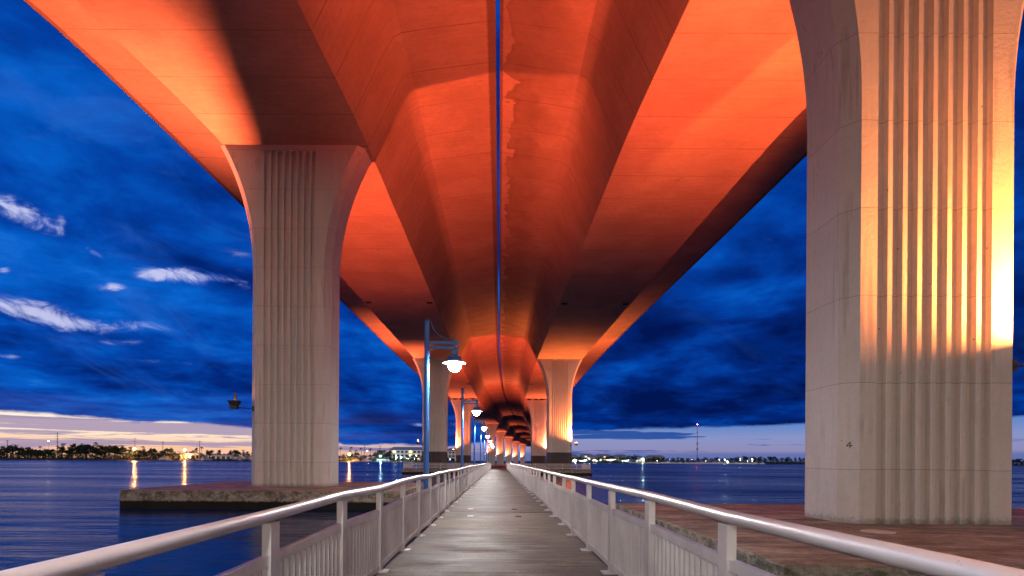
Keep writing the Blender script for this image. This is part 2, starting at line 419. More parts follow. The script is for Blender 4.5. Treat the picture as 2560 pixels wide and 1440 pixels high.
# ------------------------------------------------------------------ water and far shore
ZW = -1.18
def sheet(name, x0, x1, y0, y1, z, mat):
    return MB().add([(x0, y0, z), (x1, y0, z), (x1, y1, z), (x0, y1, z)], [(0, 1, 2, 3)]).build(name, mat)
tag(sheet('water', -9000, 9000, -400, 12000, ZW, M['water']), kind='structure')
shore = [(-2500, 470), (-900, 560), (-480, 600), (-290, 620), (-215, 690), (-120, 700), (0, 690), (70, 680), (140, 800), (260, 880), (700, 900), (1300, 930), (3500, 1000)]
def shoreY(x): return interp(shore, x)
mb = MB(); n = len(shore)
vs = []
for k, (xx, yy) in enumerate(shore):
    j = random.uniform(-2, 2)
    vs += [(xx, yy + j, ZW - .4), (xx, yy + 5 + j, ZW + 1.0), (xx * 3, 9000, ZW + 1.2)]
fs = []
for k in range(n - 1):
    for r in range(2): fs.append((k*3 + r, k*3 + 3 + r, k*3 + 4 + r, k*3 + 1 + r))
tag(mb.add(vs, fs).build('ground', M['bank']), kind='structure')
ZG = ZW + 1.0

# ------------------------------------------------------------------ bridge alignment
AX = [(-60, 0), (99, 0), (166, 1.0), (281, 7.9), (355, 13.2), (434, 20.2), (522, 28.8), (582, 38.8), (700, 62)]
SOF = [(-60, 15.4), (0, 16.6), (14, 17.2), (20, 17.75), (31, 18.7), (50, 18.95), (99, 19.6), (166, 19.9), (281, 19.9), (360, 19.6), (600, 18.6), (700, 18.)]
CL, CR = -12.25, 11.5
def axis(Y): return interp(AX, Y)
def soffit(Y): return interp(SOF, Y) + EYE
def axis_rot(Y): return -math.atan((axis(Y + 1) - axis(Y - 1)) / 2)

def girder(side, label):
    c0 = CL if side < 0 else CR
    root = tag(empty('bridge_girder', (c0, 0, soffit(0))), label, 'bridge', 'twin bridge girders')
    tip_in = 11.9 if side < 0 else 11.62            # leaves an open slot between the two decks
    inn = -side                                     # direction of the slot
    # lateral offsets, + towards the slot
    webi = [(4.3, 0), (5.3, 2.05), (6.15, 3.8), (6.45, 4.2), (6.85, 4.42)]
    wingi = [(6.85, 4.42), (8.2, 4.64), (10., 4.88), (tip_in, 5.12)]
    webo = [(-a, z) for a, z in webi]
    wingo = [(-a, z) for a, z in [(6.85, 4.40), (8.5, 4.45), (10., 4.5), (11.75, 4.55)]]
    slab = [(-4.3, 0), (-2.1, 0), (0, 0), (2.1, 0), (4.3, 0)]
    edgei = [(tip_in, 5.12), (tip_in, 5.42)]; edgeo = [(-11.75, 4.55), (-11.75, 4.98)]
    top = [(tip_in, 5.42), (0, 5.55), (-11.75, 4.98)]
    ys = [-45 + 2.5 * k for k in range(60)] + [105 + 8 * k for k in range(70)]
    mat = M['girder_stained'] if side > 0 else M['girder']
    def strip(name, prof, m, smooth=True):
        mb = MB(); vs = []; uv = []
        for Y in ys:
            cx = axis(Y); sz = soffit(Y) - soffit(0)
            for a, z in prof:
                vs.append((cx + a * inn, Y, sz + z)); uv.append((a * inn, Y))
        k = len(prof); fs = []
        for i in range(len(ys) - 1):
            for j in range(k - 1):
                f = (i*k + j, (i+1)*k + j, (i+1)*k + j + 1, i*k + j + 1)
                fs.append(f if inn > 0 else tuple(reversed(f)))
        mb.add(vs, fs, smooth); mb.uv = uv
        return mb.build(name, m, root)
    strip('bottom_slab', slab, mat, False)
    strip('web', webi, mat); strip('web', webo, mat)
    strip('deck_wing', wingi, mat)
    strip('deck_wing', wingo, mat)
    strip('deck_edge', edgei, M['joint'], False); strip('deck_edge', edgeo, mat, False)
    strip('deck_top', top, mat, False)
    for (a0, a1, zz) in ((-11.75, -11.4, 4.98), (tip_in - .35, tip_in, 5.42)):
        strip('parapet', [(a1 - .002, zz - .01), (a1 - .002, zz + .8), (a0 + .002, zz + .8), (a0 + .002, zz - .01)], mat, False)
    for Yd in (63., 134.):
        for a in (-3.7, 3.7):
            MB().cbox((axis(Yd) + a, Yd, soffit(Yd) - soffit(0) - .05), (.7, .45, .12)).build('drain_box', M['joint'], root)
    return root
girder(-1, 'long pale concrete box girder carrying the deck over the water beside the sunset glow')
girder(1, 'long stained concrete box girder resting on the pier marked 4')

# ------------------------------------------------------------------ piers
ZP = -0.20
HW, CH, HD = 2.02, .36, 1.1
def pier(Y, side, label, band=False, flutes=True, number=False, gap=0., zbase=ZP, cx=None):
    c = (CL - .25 if side < 0 else CR + .08) + axis(Y) if cx is None else cx
    yc = Y + HD
    root = tag(empty('bridge_pier', (c, yc, zbase), axis_rot(Y)), label, 'bridge pier', 'fluted concrete bridge piers')
    ztop = soffit(yc) - zbase - gap + (.04 if gap == 0 else 0)
    fl = 7.6; zs = ztop - fl; zft = ztop - .42
    RR = 15.6
    pitch = .395; x0 = -4 * pitch
    fx = []
    for k in range(8):
        a = x0 + k * pitch
        fx += [(a, 0), (a + .035, .13), (a + .235, .13), (a + .275, 0)]
    def loop(z, fluted):
        t = max(0, z - zs); o = RR - math.sqrt(max(0, RR * RR - t * t))
        p = [(-HW - o, -HD)]
        if flutes:
            p += [(x, -HD + (dd if fluted else 0)) for x, dd in fx]
        p += [(HW + o, -HD), (HW + CH + o, -HD + CH), (HW + CH + o, HD - CH), (HW + o, HD), (-HW - o, HD), (-HW - CH - o, HD - CH), (-HW - CH - o, -HD + CH)]
        return [(x, y, z) for x, y in p]
    def stack(name, levels, mat, cap_top=False):
        mb = MB(); L = [loop(z, fl_) for z, fl_ in levels]; k = len(L[0])
        vs = [p for l in L for p in l]; fs = []
        for i in range(len(L) - 1):
            for j in range(k): fs.append((i*k + j, i*k + (j+1) % k, (i+1)*k + (j+1) % k, (i+1)*k + j))
        if cap_top: fs.append(tuple(range((len(L)-1)*k, len(L)*k)))
        return mb.add(vs, fs).build(name, mat, root)
    zb = 3.3 if band else 0
    if band: stack('painted_base', [(-.02, True), (zb, True)], M['band'])
    stack('shaft', [(zb if band else -.02, True), (zs * .5, True), (zs, True)], M['pier'])
    lv = [(zs + fl * k / 16, True) for k in range(16)]
    lv = [l for l in lv if l[0] < zft] + [(zft, True), (zft + .004, False), (ztop, False)]
    stack('capital', lv, M['pier'], True)
    if gap:
        for bx in (-3.0, -1.0, 1.0, 3.0):
            MB().box(bx - .4, bx + .4, -.7, .7, ztop, ztop + gap + .02).build('bearing_pad', M['bearing'], root)
    if number:
        # the hand painted 4 on the chamfer that faces the walkway
        s = .16; z0 = 1.86 - zbase + .02
        u = Vector((1, -1, 0)).normalized(); nn = Vector((-1, -1, 0)).normalized()
        base = Vector((-HW - CH * .42, -HD + CH * .42, 0)) 
        base = Vector((-HW - CH * .45, -HD + CH * .45, z0))
        def P(a, b): return base + u * (a * s) + Vector((0, 0, b * s)) + nn * .004
        mb = MB()
        for (a, b, c2, d) in ((.15, .55, -.42, -.12), (-.45, -.12, .5, -.05), (.12, .55, .10, -.5)):
            p, q = P(a, b), P(c2, d); dr = (q - p).normalized(); sd = dr.cross(nn) * .011
            mb.add([p - sd, p + sd, q + sd, q - sd], [(0, 1, 2, 3)])
        mb.build('painted_number', M['ink'], root)
    return root, c, yc, zbase

# ------------------------------------------------------------------ flood lights on brackets at the pier corners
FLOOD = (1., .165, .062)
WASH = (1., .112, .036)
def barn_door(root, org, zl, shield, toward):
    """hood plate that cuts the beam along the line A-B on the soffit; toward = the side kept dark"""
    P = org + Vector((0, 0, zl)); A, B = Vector(shield[0]), Vector(shield[1])
    h = (B - A); h.z = 0; h.normalize()
    mid = ((A + B) / 2 - P); up = (mid - h * mid.dot(h)).normalized()
    nrm = h.cross(up).normalized()
    if nrm.dot(toward) < 0: nrm = -nrm
    o = nrm * .045 + Vector((0, 0, zl))
    ps = [o - h * .42 - up * .12, o + h * .42 - up * .12, o + h * .42 + up * .36, o - h * .42 + up * .36]
    MB().add(ps + [p + nrm * .012 for p in ps], [(0, 1, 2, 3), (7, 6, 5, 4), (0, 4, 5, 1), (1, 5, 6, 2), (2, 6, 7, 3), (3, 7, 4, 0)]).build('barn_door', M['dark_metal'], root)
def flood(c, Y, rot, side, z, label, dy=-.55, power=38000., cone=146., aim=(0, .03, 1), shield=None, dx=3.1, blend=.8, colour=None):
    """bracket from the front outer chamfer, ballast box, yoke and hood; lamp shines up at the girder"""
    px = c + side * dx; py = Y + dy
    root = tag(empty('floodlight', (px, py, z)), label, 'floodlight', 'floodlights on the piers')
    sx = c + side * (HW + CH * .5); sy = Y + CH * .5
    a = Vector((sx - px, sy - py, -.38)); 
    mb = MB(); mb.tube([a, (0.08 * -side, 0, -.38), (0, 0, -.38)], .032, 8); mb.build('bracket_arm', M['dark_metal'], root)
    MB().cbox((a.x, a.y, a.z), (.12, .16, .30)).build('mounting_plate', M['dark_metal'], root)
    MB().cbox((0.02 * side, 0, -.36), (.44, .26, .20)).build('ballast_box', M['dark_metal'], root)
    for q in (-1, 1): MB().tube([(q * .15, 0, -.30), (q * .27, 0, -.27), (q * .30, 0, -.05)], .018, 6).build('yoke_arm', M['dark_metal'], root)
    # tapered hood, open at the top
    mb = MB()
    lo = [(-.2, -.15), (.2, -.15), (.2, .15), (-.2, .15)]; hi = [(-.31, -.24), (.31, -.24), (.31, .24), (-.31, .24)]
    vs = [(x, y, -.24) for x, y in lo] + [(x, y, .03) for x, y in hi]
    mb.add(vs, [(3, 2, 1, 0), (0, 1, 5, 4), (1, 2, 6, 5), (2, 3, 7, 6), (3, 0, 4, 7)]).build('housing', M['dark_metal'], root)
    mb = MB()
    rim = [(x * .92, y * .9, .02) for x, y in hi]; dm = [(x * .5, y * .5, .02 if shield is not None else .10) for x, y in hi]
    mb.add(rim + dm, [(0, 1, 5, 4), (1, 2, 6, 5), (2, 3, 7, 6), (3, 0, 4, 7), (4, 5, 6, 7)]).build('lens', M['flood_lens'], root)
    mb = MB(); mb.tube([(.0, .16, -.1), (side * -.2, .2, -.12), (side * -.42, .15, -.25), (side * -.4, .1, -.40), (side * -.2, .1, -.40)], .012, 6); mb.build('cable', M['dark_metal'], root)
    ld = bpy.data.lights.new('flood_lamp', 'SPOT'); ld.energy = power; ld.color = colour or FLOOD; ld.spot_size = R(cone); ld.spot_blend = blend; ld.shadow_soft_size = .03
    lo_ = bpy.data.objects.new('flood_lamp', ld); COL.objects.link(lo_); lo_.parent = root
    lo_.location = (0, 0, .10 if shield is not None else .16); lo_.rotation_euler = Vector(aim).to_track_quat('-Z', 'Y').to_euler()
    if shield is not None: barn_door(root, Vector((px, py, z)), .10, shield, Vector((-side, 0, 0)))
    return root
def back_flood(c, Y, rot, side, z, label, power=38000., cone=116., fwd=14., dx=0., inward=0., shield=None, blend=.3):
    """wall pack on the far face of the pier that washes the girders beyond it"""
    yb = Y + 2 * HD
    root = tag(empty('wall_floodlight', (c + dx, yb + .16, z)), label, 'floodlight', 'floodlights on the far faces of the piers')
    MB().cbox((0, -.075, -.1), (.46, .14, .4)).build('mounting_plate', M['dark_metal'], root)
    mb = MB()
    vs = [(x, y, -.26) for x, y in ((-.2, 0), (.2, 0), (.2, .2), (-.2, .2))] + [(x, y, -.02) for x, y in ((-.25, 0), (.25, 0), (.25, .32), (-.25, .32))]
    mb.add(vs, [(3, 2, 1, 0), (0, 1, 5, 4), (1, 2, 6, 5), (2, 3, 7, 6), (3, 0, 4, 7)]).build('housing', M['dark_metal'], root)
    MB().add([(-.23, .01, -.03), (.23, .01, -.03), (.23, .30, -.03), (-.23, .30, -.03)], [(0, 1, 2, 3)]).build('lens', M['flood_lens'], root)
    ld = bpy.data.lights.new('flood_lamp', 'SPOT'); ld.energy = power; ld.color = WASH; ld.spot_size = R(cone); ld.spot_blend = blend; ld.shadow_soft_size = .04
    lo_ = bpy.data.objects.new('flood_lamp', ld); COL.objects.link(lo_); lo_.parent = root
    lo_.location = (0, .0, .06); lo_.rotation_euler = Vector((-side * math.tan(R(inward)), math.tan(R(fwd)), 1)).to_track_quat('-Z', 'Y').to_euler()
    if shield is not None: barn_door(root, Vector((c + dx, yb + .16, z)), .06, shield, Vector((side, 0, 0)))
    return root

# which piers: (Y of front face, side, words, band, bearing gap)
Y1L, Y1R, Y2, Y3 = 30.9, 13.8, 100., 166.
Z_FL = 4.72
pr = pier(Y1R, 1, 'huge fluted concrete pier with a hand painted 4 on its corner', number=True)
pl = pier(Y1L, -1, 'fluted concrete pier on an open slab with a dark unlit floodlight on its bracket')
p2l = pier(Y2, -1, 'grey based concrete pier partly behind the first blue lamp post', band=True)
p2r = pier(Y2, 1, 'grey based concrete pier glowing orange on the railed platform', band=True)
p3l = pier(Y3, -1, 'grey based concrete pier behind the second blue lamp post, bearing gap on top', band=True, gap=.45)
p3r = pier(Y3, 1, 'grey based concrete pier just behind the glowing orange one, bearing gap on top', band=True, gap=.45)
far = []
words_l = ['pale far pier behind the third lamp post, first past the bearing gap piers', 'slim far concrete pier second past the bearing gap piers',
           'small pinkish far pier third past the bearing gap piers', 'small grey far pier fourth past the bearing gap piers', 'tiny pinkish pier where the bridge curves out of sight']
for k, Yp in enumerate((281, 355, 434, 522, 582)):
    far.append(pier(Yp, -1, words_l[k], flutes=k < 2, zbase=-1.3))
farr = []
for k, Yp in enumerate((281, 355)):
    farr.append(pier(Yp, 1, ['far concrete pier mostly hidden by the piers with grey bases', 'distant concrete pier glimpsed under the curving deck'][k], flutes=False, zbase=-1.3))

zs1 = soffit(25)
# aim lines on the soffit for the hood shields
flood(pl[1], Y1L, 0, -1, 4.80, 'dark boxy floodlight on a bracket out over the water, lamp turned away', dy=-.30, cone=94., blend=1., aim=(-.08, -.06, 1),
      shield=((-17.25, 31., soffit(31)), (-14.05, 20., soffit(20))), power=92000)
flood(pr[1], Y1R, 0, 1, 4.42, 'floodlight bracket on the far edge of the pier marked 4', dy=-.85, power=26000, cone=142., aim=(-.55, 0, 1), blend=.9, colour=(1., .25, .05))
flood(p2l[1], Y2, 0, -1, 4.9, 'glowing floodlight on the grey based pier behind the first lamp post', dy=-.4, cone=98., blend=1.,
      shield=((-17.2, 100., soffit(100)), (-14., 89., soffit(89))), power=70000)
flood(p2r[1], Y2, 0, 1, 4.9, 'glowing floodlight on the outer corner of the orange lit pier', dy=-.8, power=42000, aim=(-.12, .16, 1), cone=150., blend=1., colour=(1., .21, .05))
flood(p3l[1], Y3, 0, -1, 4.9, 'glowing floodlight on the pier behind the second lamp post', dy=-.8, power=50000, cone=152., blend=1.)
flood(p3r[1], Y3, 0, 1, 4.9, 'small floodlight on the pier tucked behind the orange lit pier', dy=-.8, power=50000, cone=152., blend=1.)
back_flood(pr[1], Y1R, 0, 1, 4.5, 'wall floodlight hidden behind the pier marked 4', dx=.7, power=115000, cone=124., fwd=12, blend=.8,
           shield=((15.9, 20., soffit(20)), (15.9, 60., soffit(60))))
back_flood(pl[1], Y1L, 0, -1, 4.5, 'wall floodlight hidden behind the pier on the open slab', dx=.6, power=62000, inward=-6, blend=.5,
           shield=((-16.9, 36., soffit(36)), (-16.9, 76., soffit(76))))
back_flood(p2r[1], Y2, 0, 1, 4.5, 'wall floodlight hidden behind the orange lit pier', power=50000)
back_flood(p2l[1], Y2, 0, -1, 4.5, 'wall floodlight hidden behind the pier at the first lamp post', power=60000)
back_flood(p3l[1], Y3, 0, -1, 4.5, 'wall floodlight hidden behind the pier at the second lamp post', power=60000)
back_flood(p3r[1], Y3, 0, 1, 4.5, 'wall floodlight hidden behind the second bearing gap pier', power=45000)
for k, fp in enumerate(far):
    flood(fp[1], fp[2] - HD, 0, -1, 4.9, ['faint floodlight at the first pier past the bearing gap', 'yellow glowing floodlight at the foot of the slim far pier', 'orange floodlight at the third pier past the bearing gap', 'dim floodlight at the fourth pier past the bearing gap',
          'tiny floodlight at the pier where the bridge curves away'][k], dy=-.9, power=24000 if k == 0 else 40000)

# ------------------------------------------------------------------ pier platforms
def platform(name, x0, x1, y0, y1, label, zt=ZP):
    root = tag(empty(name, ((x0 + x1) / 2, (y0 + y1) / 2, ZW)), label, 'pier footing', 'concrete pier footings')
    mb = MB(); w, d = (x1 - x0) / 2, (y1 - y0) / 2; h = zt - ZW
    # subdivided sides with a slightly worn arris
    pts = []
    nx, ny = 24, 14
    for i in range(nx): pts.append((-w + 2*w*i/nx, -d))
    for i in range(ny): pts.append((w, -d + 2*d*i/ny))
    for i in range(nx): pts.append((w - 2*w*i/nx, d))
    for i in range(ny): pts.append((-w, d - 2*d*i/ny))
    k = len(pts); vs = []
    jit = [random.uniform(0, .025) for _ in pts]
    for z, ins in ((-.8, 0), (h - .05, 0), (h - .012, .015), (h, .05)):
        for (x, y), j in zip(pts, jit):
            s_ = ins + (j if ins > .01 else 0)
            vs.append((x - math.copysign(s_, x) * (abs(x) > w - 1e-6), y - math.copysign(s_, y) * (abs(y) > d - 1e-6), z - (j * .4 if ins > .01 else 0)))
    fs = []
    for r in range(3):
        for i in range(k): fs.append((r*k + i, r*k + (i+1) % k, (r+1)*k + (i+1) % k, (r+1)*k + i))
    fs.append(tuple(range(3*k, 4*k)))
    mb.add(vs, fs).build('footing_slab', M['platform'], root)
    return root
platform('pier_footing', -19.4, -5.0, 26.6, 38.0, 'broad concrete slab with a black tide band, bare edge, in the open water')
pf = platform('pier_footing', 4.5, 19.2, 8.2, 20.2, 'brown concrete slab under the pier marked 4, mossy edge beside the railing')
platform('pier_footing', -18.0, 17.2, 96.2, 106.5, 'wide concrete slab crossing under the walkway with a fence round it')
platform('pier_footing', -17.5, 18.6, 162.5, 172.5, 'far concrete slab seen past the fenced one')
MB().lathe([(0.001, .012), (.30, .012), (.34, .004), (.34, -.01)], (0, 0, 0), 20).build('grout_patch', M['pale_patch'], pf, (at(2145, 1327, 12.9).x - 11.85, 12.2 - 14.2, ZP - ZW))

# ------------------------------------------------------------------ walkway
mb = MB()
joints = [-8, 2.2, 14.2, 26.2, 38.2, 50.2, 62.2, 74.2, 86.2, 96.1]
for a, b in zip(joints[:-1], joints[1:]): mb.box(-1.66, 1.58, a + .012, b - .012, -.32, 0)
mb.box(-1.3, 1.2, -8, 96, -.75, -.325)
mb.box(-1.66, 1.58, 106.6, 162, -.32, 0); mb.box(-1.66, 1.58, 96.12, 106.58, -.19, 0)
wk = tag(mb.build('walkway', M['walk']), kind='structure')
for yj in joints[1:-1]: MB().box(-1.62, 1.54, yj - .05, yj + .05, -.02, .003).build('joint_strip', M['joint'], wk)
# small pale reflector plates by the joint
grp = 'small pale plates set in the walkway'
for k, (px, py, lb) in enumerate(((1177, 1272, 'small pale plate in the walkway just past the dark joint, by the shiny railing'), (1177, 1290, 'small pale plate in the walkway just before the dark joint'),
                                  (1287, 1273, 'thin darker plate in the walkway past the dark joint'), (1297, 1291, 'thin darker plate in the walkway before the dark joint'))):
    Y = EYE * F / (unroll(px, py)[1] - VPY); X = (px - VPX) * Y / F
    tag(MB().box(-.075, .075, -.11, .11, 0, .006).build('deck_plate', M['pale_patch'] if k < 2 else M['joint'], None, (X, Y, 0)), lb, 'deck plate', grp)

# ------------------------------------------------------------------ railings
def panel_bm(x, y0, y1, z0, z1, th=.034, step=.105, fine=True):
    """frame of an infill panel with upright bars; runs along y between two posts"""
    mb = MB()
    def rail(za, zb, w=.045):
        vs = []
        for yy, zt in ((y0, z0), (y1, z1)):
            for dx_, zz in ((-w/2, za), (w/2, za), (w/2, zb), (-w/2, zb)): vs.append((x + dx_, yy, zt + zz))
        mb.add(vs, [(0, 1, 5, 4), (1, 2, 6, 5), (2, 3, 7, 6), (3, 0, 4, 7), (0, 3, 2, 1), (4, 5, 6, 7)])
    rail(-.07, 0); rail(-.755, -.69)
    nb = max(2, int((y1 - y0) / step)); 
    for k in range(1, nb):
        yy = y0 + (y1 - y0) * k / nb; zt = z0 + (z1 - z0) * k / nb
        mb.box(x - th/2, x + th/2, yy - th/2, yy + th/2, zt - .691, zt - .069)
    return mb
def railing(side, X, Y0, step, ztab, label, Yend=95.6):
    root = tag(empty('walkway_railing', (X * side, Y0, 0)), label, 'railing', 'walkway railings')
    rs = random.Random(5 if side < 0 else 9)
    posts = []
    Y = Y0 - 3 * step
    while Y < Yend:
        posts.append(Y); Y += step
    posts = posts[:100]
    wob = [0 if y < 5 else rs.uniform(-.02, .02) for y in posts]
    wz = [0 if y < 3.5 else rs.uniform(-.014, .014) for y in posts]
    def rz(i): return interp(ztab, posts[i]) + wz[i]
    px = [wob[i] for i in range(len(posts))]
    for i, y in enumerate(posts):
        yl = y - Y0
        h = rz(i)
        po = MB().box(px[i] - .03, px[i] + .03, yl, yl + .13, .014, h - .045).build('post', M['metal'], root)
        MB().box(px[i] - side * .02 - .10, px[i] - side * .02 + .10, yl - .03, yl + .16, .0005, .0145).build('base_plate', M['metal'], po)
        if i + 1 < len(posts):
            mb = panel_bm(0, yl + .132, posts[i+1] - Y0 - .002, h - .255, rz(i+1) - .255)
            # follow the small sideways wander of the posts
            d0, d1 = px[i], px[i+1]; L = posts[i+1] - y
            mb.v = [(vx + d0 + (d1 - d0) * (vy - yl) / L + side * .008, vy, vz) for vx, vy, vz in mb.v]
            mb.build('bar_panel', M['metal'], root)
    # round handrail in lengths, with a sleeve at each joint
    pts = [Vector((px[i], posts[i] - Y0 + .065, rz(i))) for i in range(len(posts))]
    i = 0; first = True
    while i < len(pts) - 1:
        j = min(i + 5, len(pts) - 1)
        seg = pts[i:j + 1]
        MB().tube(seg, .042, 16).build('handrail', M['metal'], root)
        e = seg[-1]; d = (seg[-1] - seg[-2]).normalized()
        MB().tube([e - d * .035, e + d * .035], .0455, 16).build('handrail_sleeve', M['metal'], root)
        i = j
    return root
railing(-1, 1.50, 3.36, 1.55, [(0, 1.01), (1.6, 1.016), (3.3, 1.031), (6, 1.05), (10, 1.075), (30, 1.08), (96, 1.07)],
        'pale metal railing with upright bars in front of the blue lamp posts')
railing(1, 1.42, 3.17, 1.65, [(0, 1.073), (1.5, 1.073), (3.2, 1.063), (6.4, 1.075), (10, 1.08), (30, 1.08), (96, 1.07)],
        'pale metal railing with upright bars along the slab of the pier marked 4')
def fence_run(pts, label, zb=ZP):
    root = tag(empty('platform_fence', (pts[0][0], pts[0][1], zb)), label, 'railing', 'fences round the pier slabs')
    o = Vector((pts[0][0], pts[0][1], 0))
    for a, b in zip(pts[:-1], pts[1:]):
        a = Vector((*a, 0)) - o; b = Vector((*b, 0)) - o; L = (b - a).length; d = (b - a).normalized(); s = Vector((-d.y, d.x, 0))
        Mx = Matrix(((s.x, d.x, 0, a.x), (s.y, d.y, 0, a.y), (0, 0, 1, 0), (0, 0, 0, 1)))
        k = max(1, round(L / 2.4)); st = L / k
        MB().tube([Mx @ Vector((0, 0, 1.1)), Mx @ Vector((0, L, 1.1))], .04, 8).build('handrail', M['metal'], root)
        for i in range(k + 1):
            MB().box(-.035, .035, i * st - .05, i * st + .05, 0, 1.08, Mx).build('post', M['metal'], root)
            if i < k:
                mb = panel_bm(0, i * st + .06, (i + 1) * st - .06, .95, .95, .04, .15)
                mb.v = [tuple(Mx @ Vector(p)) for p in mb.v]; mb.build('bar_panel', M['metal'], root)
    return root
fence_run([(-1.7, 96.5), (-17.7, 96.5), (-17.7, 106.2)], 'metal fence round the slab of the pier behind the first lamp post')
fence_run([(1.62, 96.5), (16.9, 96.5), (16.9, 106.2)], 'metal fence round the slab of the orange lit pier')

# ------------------------------------------------------------------ lamp posts
def make_lamp():
    root = empty('lamp_post', (0, 0, 0))
    mb = MB(); mb.tube([(0, 0, -.9), (0, 0, 1.2), (0, 0, 4.72)], [.066, .064, .058], 16); mb.build('pole', M['blue'], root)
    MB().lathe([(.001, .05), (.05, .045), (.066, .02), (.066, -.02)], (0, 0, 4.74), 16).build('pole_cap', M['dark_metal'], root)
    MB().cbox((.10, 0, -.42), (.24, .2, .25)).build('side_bracket', M['dark_metal'], root)
    mb = MB(); mb.box(.05, .76, -.03, .03, 4.17, 4.235); mb.box(.05, .76, -.03, .03, 4.055, 4.115); mb.build('arm', M['blue'], root)
    pts = []
    for k in range(13):
        a = k / 12 * math.pi / 2
        pts.append((.10 + .57 * (1 - math.cos(a)), 0, 4.70 - .43 * math.sin(a)))
    mb = MB(); mb.tube([(.05, 0, 4.72)] + pts + [(.74, 0, 4.26)], .012, 6); mb.build('curved_stay', M['blue'], root)
    mb = MB(); mb.tube([(.66, 0, 4.27), (.66, 0, 3.92)], .035, 10); mb.cbox((.66, 0, 3.98), (.14, .10, .10)); mb.build('hanger', M['blue'], root)
    mb = MB(); mb.lathe([(.001, .16), (.06, .155), (.155, .13), (.165, .11), (.165, .085), (.145, .08), (.145, .06), (.165, .055), (.165, .03), (.15, .025)], (.66, 0, 3.75), 20); mb.build('ballast_cap', M['blue'], root)
    sh = MB(); sh.lathe([(.15, .03), (.20, .005), (.285, -.025), (.28, -.035), (.19, -.012), (.14, -.005)], (.66, 0, 3.75), 24); sh.build('lamp_shade', M['hull'], root)
    gl = MB(); gl.lathe([(.13, -.01), (.15, -.06), (.148, -.12), (.125, -.175), (.08, -.215), (.03, -.232), (.001, -.235)], (.66, 0, 3.75), 12); gl.build('globe', M['lamp_globe'], root)
    gd = MB()
    for k in range(4):
        a = k * math.pi / 2 + .4
        gd.tube([(.66 + math.cos(a) * r, math.sin(a) * r, 3.75 + z) for r, z in ((.16, -.01), (.172, -.08), (.155, -.15), (.10, -.22), (.0, -.25))], .006, 5)
    gd.build('guard_wire', M['dark_metal'], root)
    return root
lamp = make_lamp()
lbl = ['tallest blue lamp post with a hanging bell lamp, before the grey based pier', 'blue lamp post second along the railing, its lamp a white glare before the pier caps',
       'blue lamp post third along the railing', 'blue lamp post fourth along the railing', 'small blue lamp post fifth along the railing', 'tiny blue lamp post sixth along the railing', 'tiny blue lamp post last along the walkway before the fenced slab',
       'blue lamp post standing beside the viewer over the railing']
for k, Y in enumerate((12.4, 24.4, 36.4, 48.4, 60.4, 72.4, 84.4, .3)):
    o = lamp if k == 0 else copy_tree(lamp)
    o.location = (-1.74, Y, 0)
    tag(o, lbl[k], 'lamp post', 'blue lamp posts along the walkway')

# ------------------------------------------------------------------ far shore planting
def leafy(rs, c, rx, ry, rz, n, size, mb):
    for _ in range(n):
        while True:
            p = Vector((rs.uniform(-1, 1), rs.uniform(-1, 1), rs.uniform(-1, 1)))
            if p.length < 1 and p.length > .25: break
        p = Vector((p.x * rx, p.y * ry, p.z * rz)) + Vector(c)
        u = Vector((rs.gauss(0, 1), rs.gauss(0, 1), rs.gauss(0, 1))).normalized(); v = u.orthogonal().normalized()
        s = size * rs.uniform(.5, 1.2)
        mb.add([p - u * s, p + v * s * .6, p + u * s, p - v * s * .6], [(0, 1, 2, 3)])
def make_tree(seed, H, spread, clumps, mat, name):
    rs = random.Random(seed); root = empty(name)
    tr = MB(); tr.tube([(0, 0, -.3), (rs.uniform(-.2, .2), 0, H * .35), (rs.uniform(-.4, .4), 0, H * .75)], [.28, .2, .08], 7)
    cr = MB()
    for k in range(clumps):
        a = rs.uniform(0, 6.28); r = rs.uniform(.1, 1) * spread; z = H * rs.uniform(.38, .92)
        r *= 1 - .5 * (z / H - .4)
        c = (math.cos(a) * r, math.sin(a) * r, z)
        tr.tube([(0, 0, z * .7), (c[0] * .6, c[1] * .6, z * .88), c], [.10, .06, .03], 5)
        q = rs.uniform(.7, 1.25)
        leafy(rs, c, 1.7 * q, 1.7 * q, 1.15 * q, 42, .55, cr)
    tr.build('trunk', M['bark'], root); cr.build('crown', mat, root)
    return root
def make_palm(seed, H):
    rs = random.Random(seed); root = empty('palm_tree')
    tr = MB(); tr.tube([(0, 0, -.3), (.15, 0, H * .5), (.5, .1, H)], [.24, .17, .14], 7); tr.build('trunk', M['bark'], root)
    cr = MB()
    for k in range(20):
        a = k * 2.399; el = rs.uniform(-.3, 1.2); L = rs.uniform(1.9, 2.7)
        d = Vector((math.cos(a), math.sin(a), 0)); sd = Vector((-d.y, d.x, 0))
        prev = None
        for i in range(6):
            t_ = i / 5; p = Vector((.5, .1, H)) + d * (L * t_ * math.cos(el * (1 - .4 * t_))) + Vector((0, 0, L * (math.sin(el) * t_ - 1.0 * t_ * t_)))
            w = .38 * (1 - t_ * .8) * (1 if i else .3)
            if prev: cr.add([prev[0] + sd * prev[1], p + sd * w, p, prev[0]], [(0, 1, 2, 3)]); cr.add([prev[0] - sd * prev[1] + Vector((0,0,-.15)), prev[0], p, p - sd * w + Vector((0,0,-.15))], [(0, 1, 2, 3)])
            prev = (p, w)
    cr.build('crown', M['leaf_c'], root)
    return root
protos = {
    'tall': [make_tree(s, 17, 3.2, 15, M['leaf_a'], 'pine_tree') for s in (1, 2)],
    'round': [make_tree(s, 11, 4.2, 17, M['leaf_b'], 'broadleaf_tree') for s in (3, 4, 5)],
    'palm': [make_palm(s, 15) for s in (6, 7)]}
used = set(); PL = {'tall': 17.5, 'round': 11.5, 'palm': 16.}
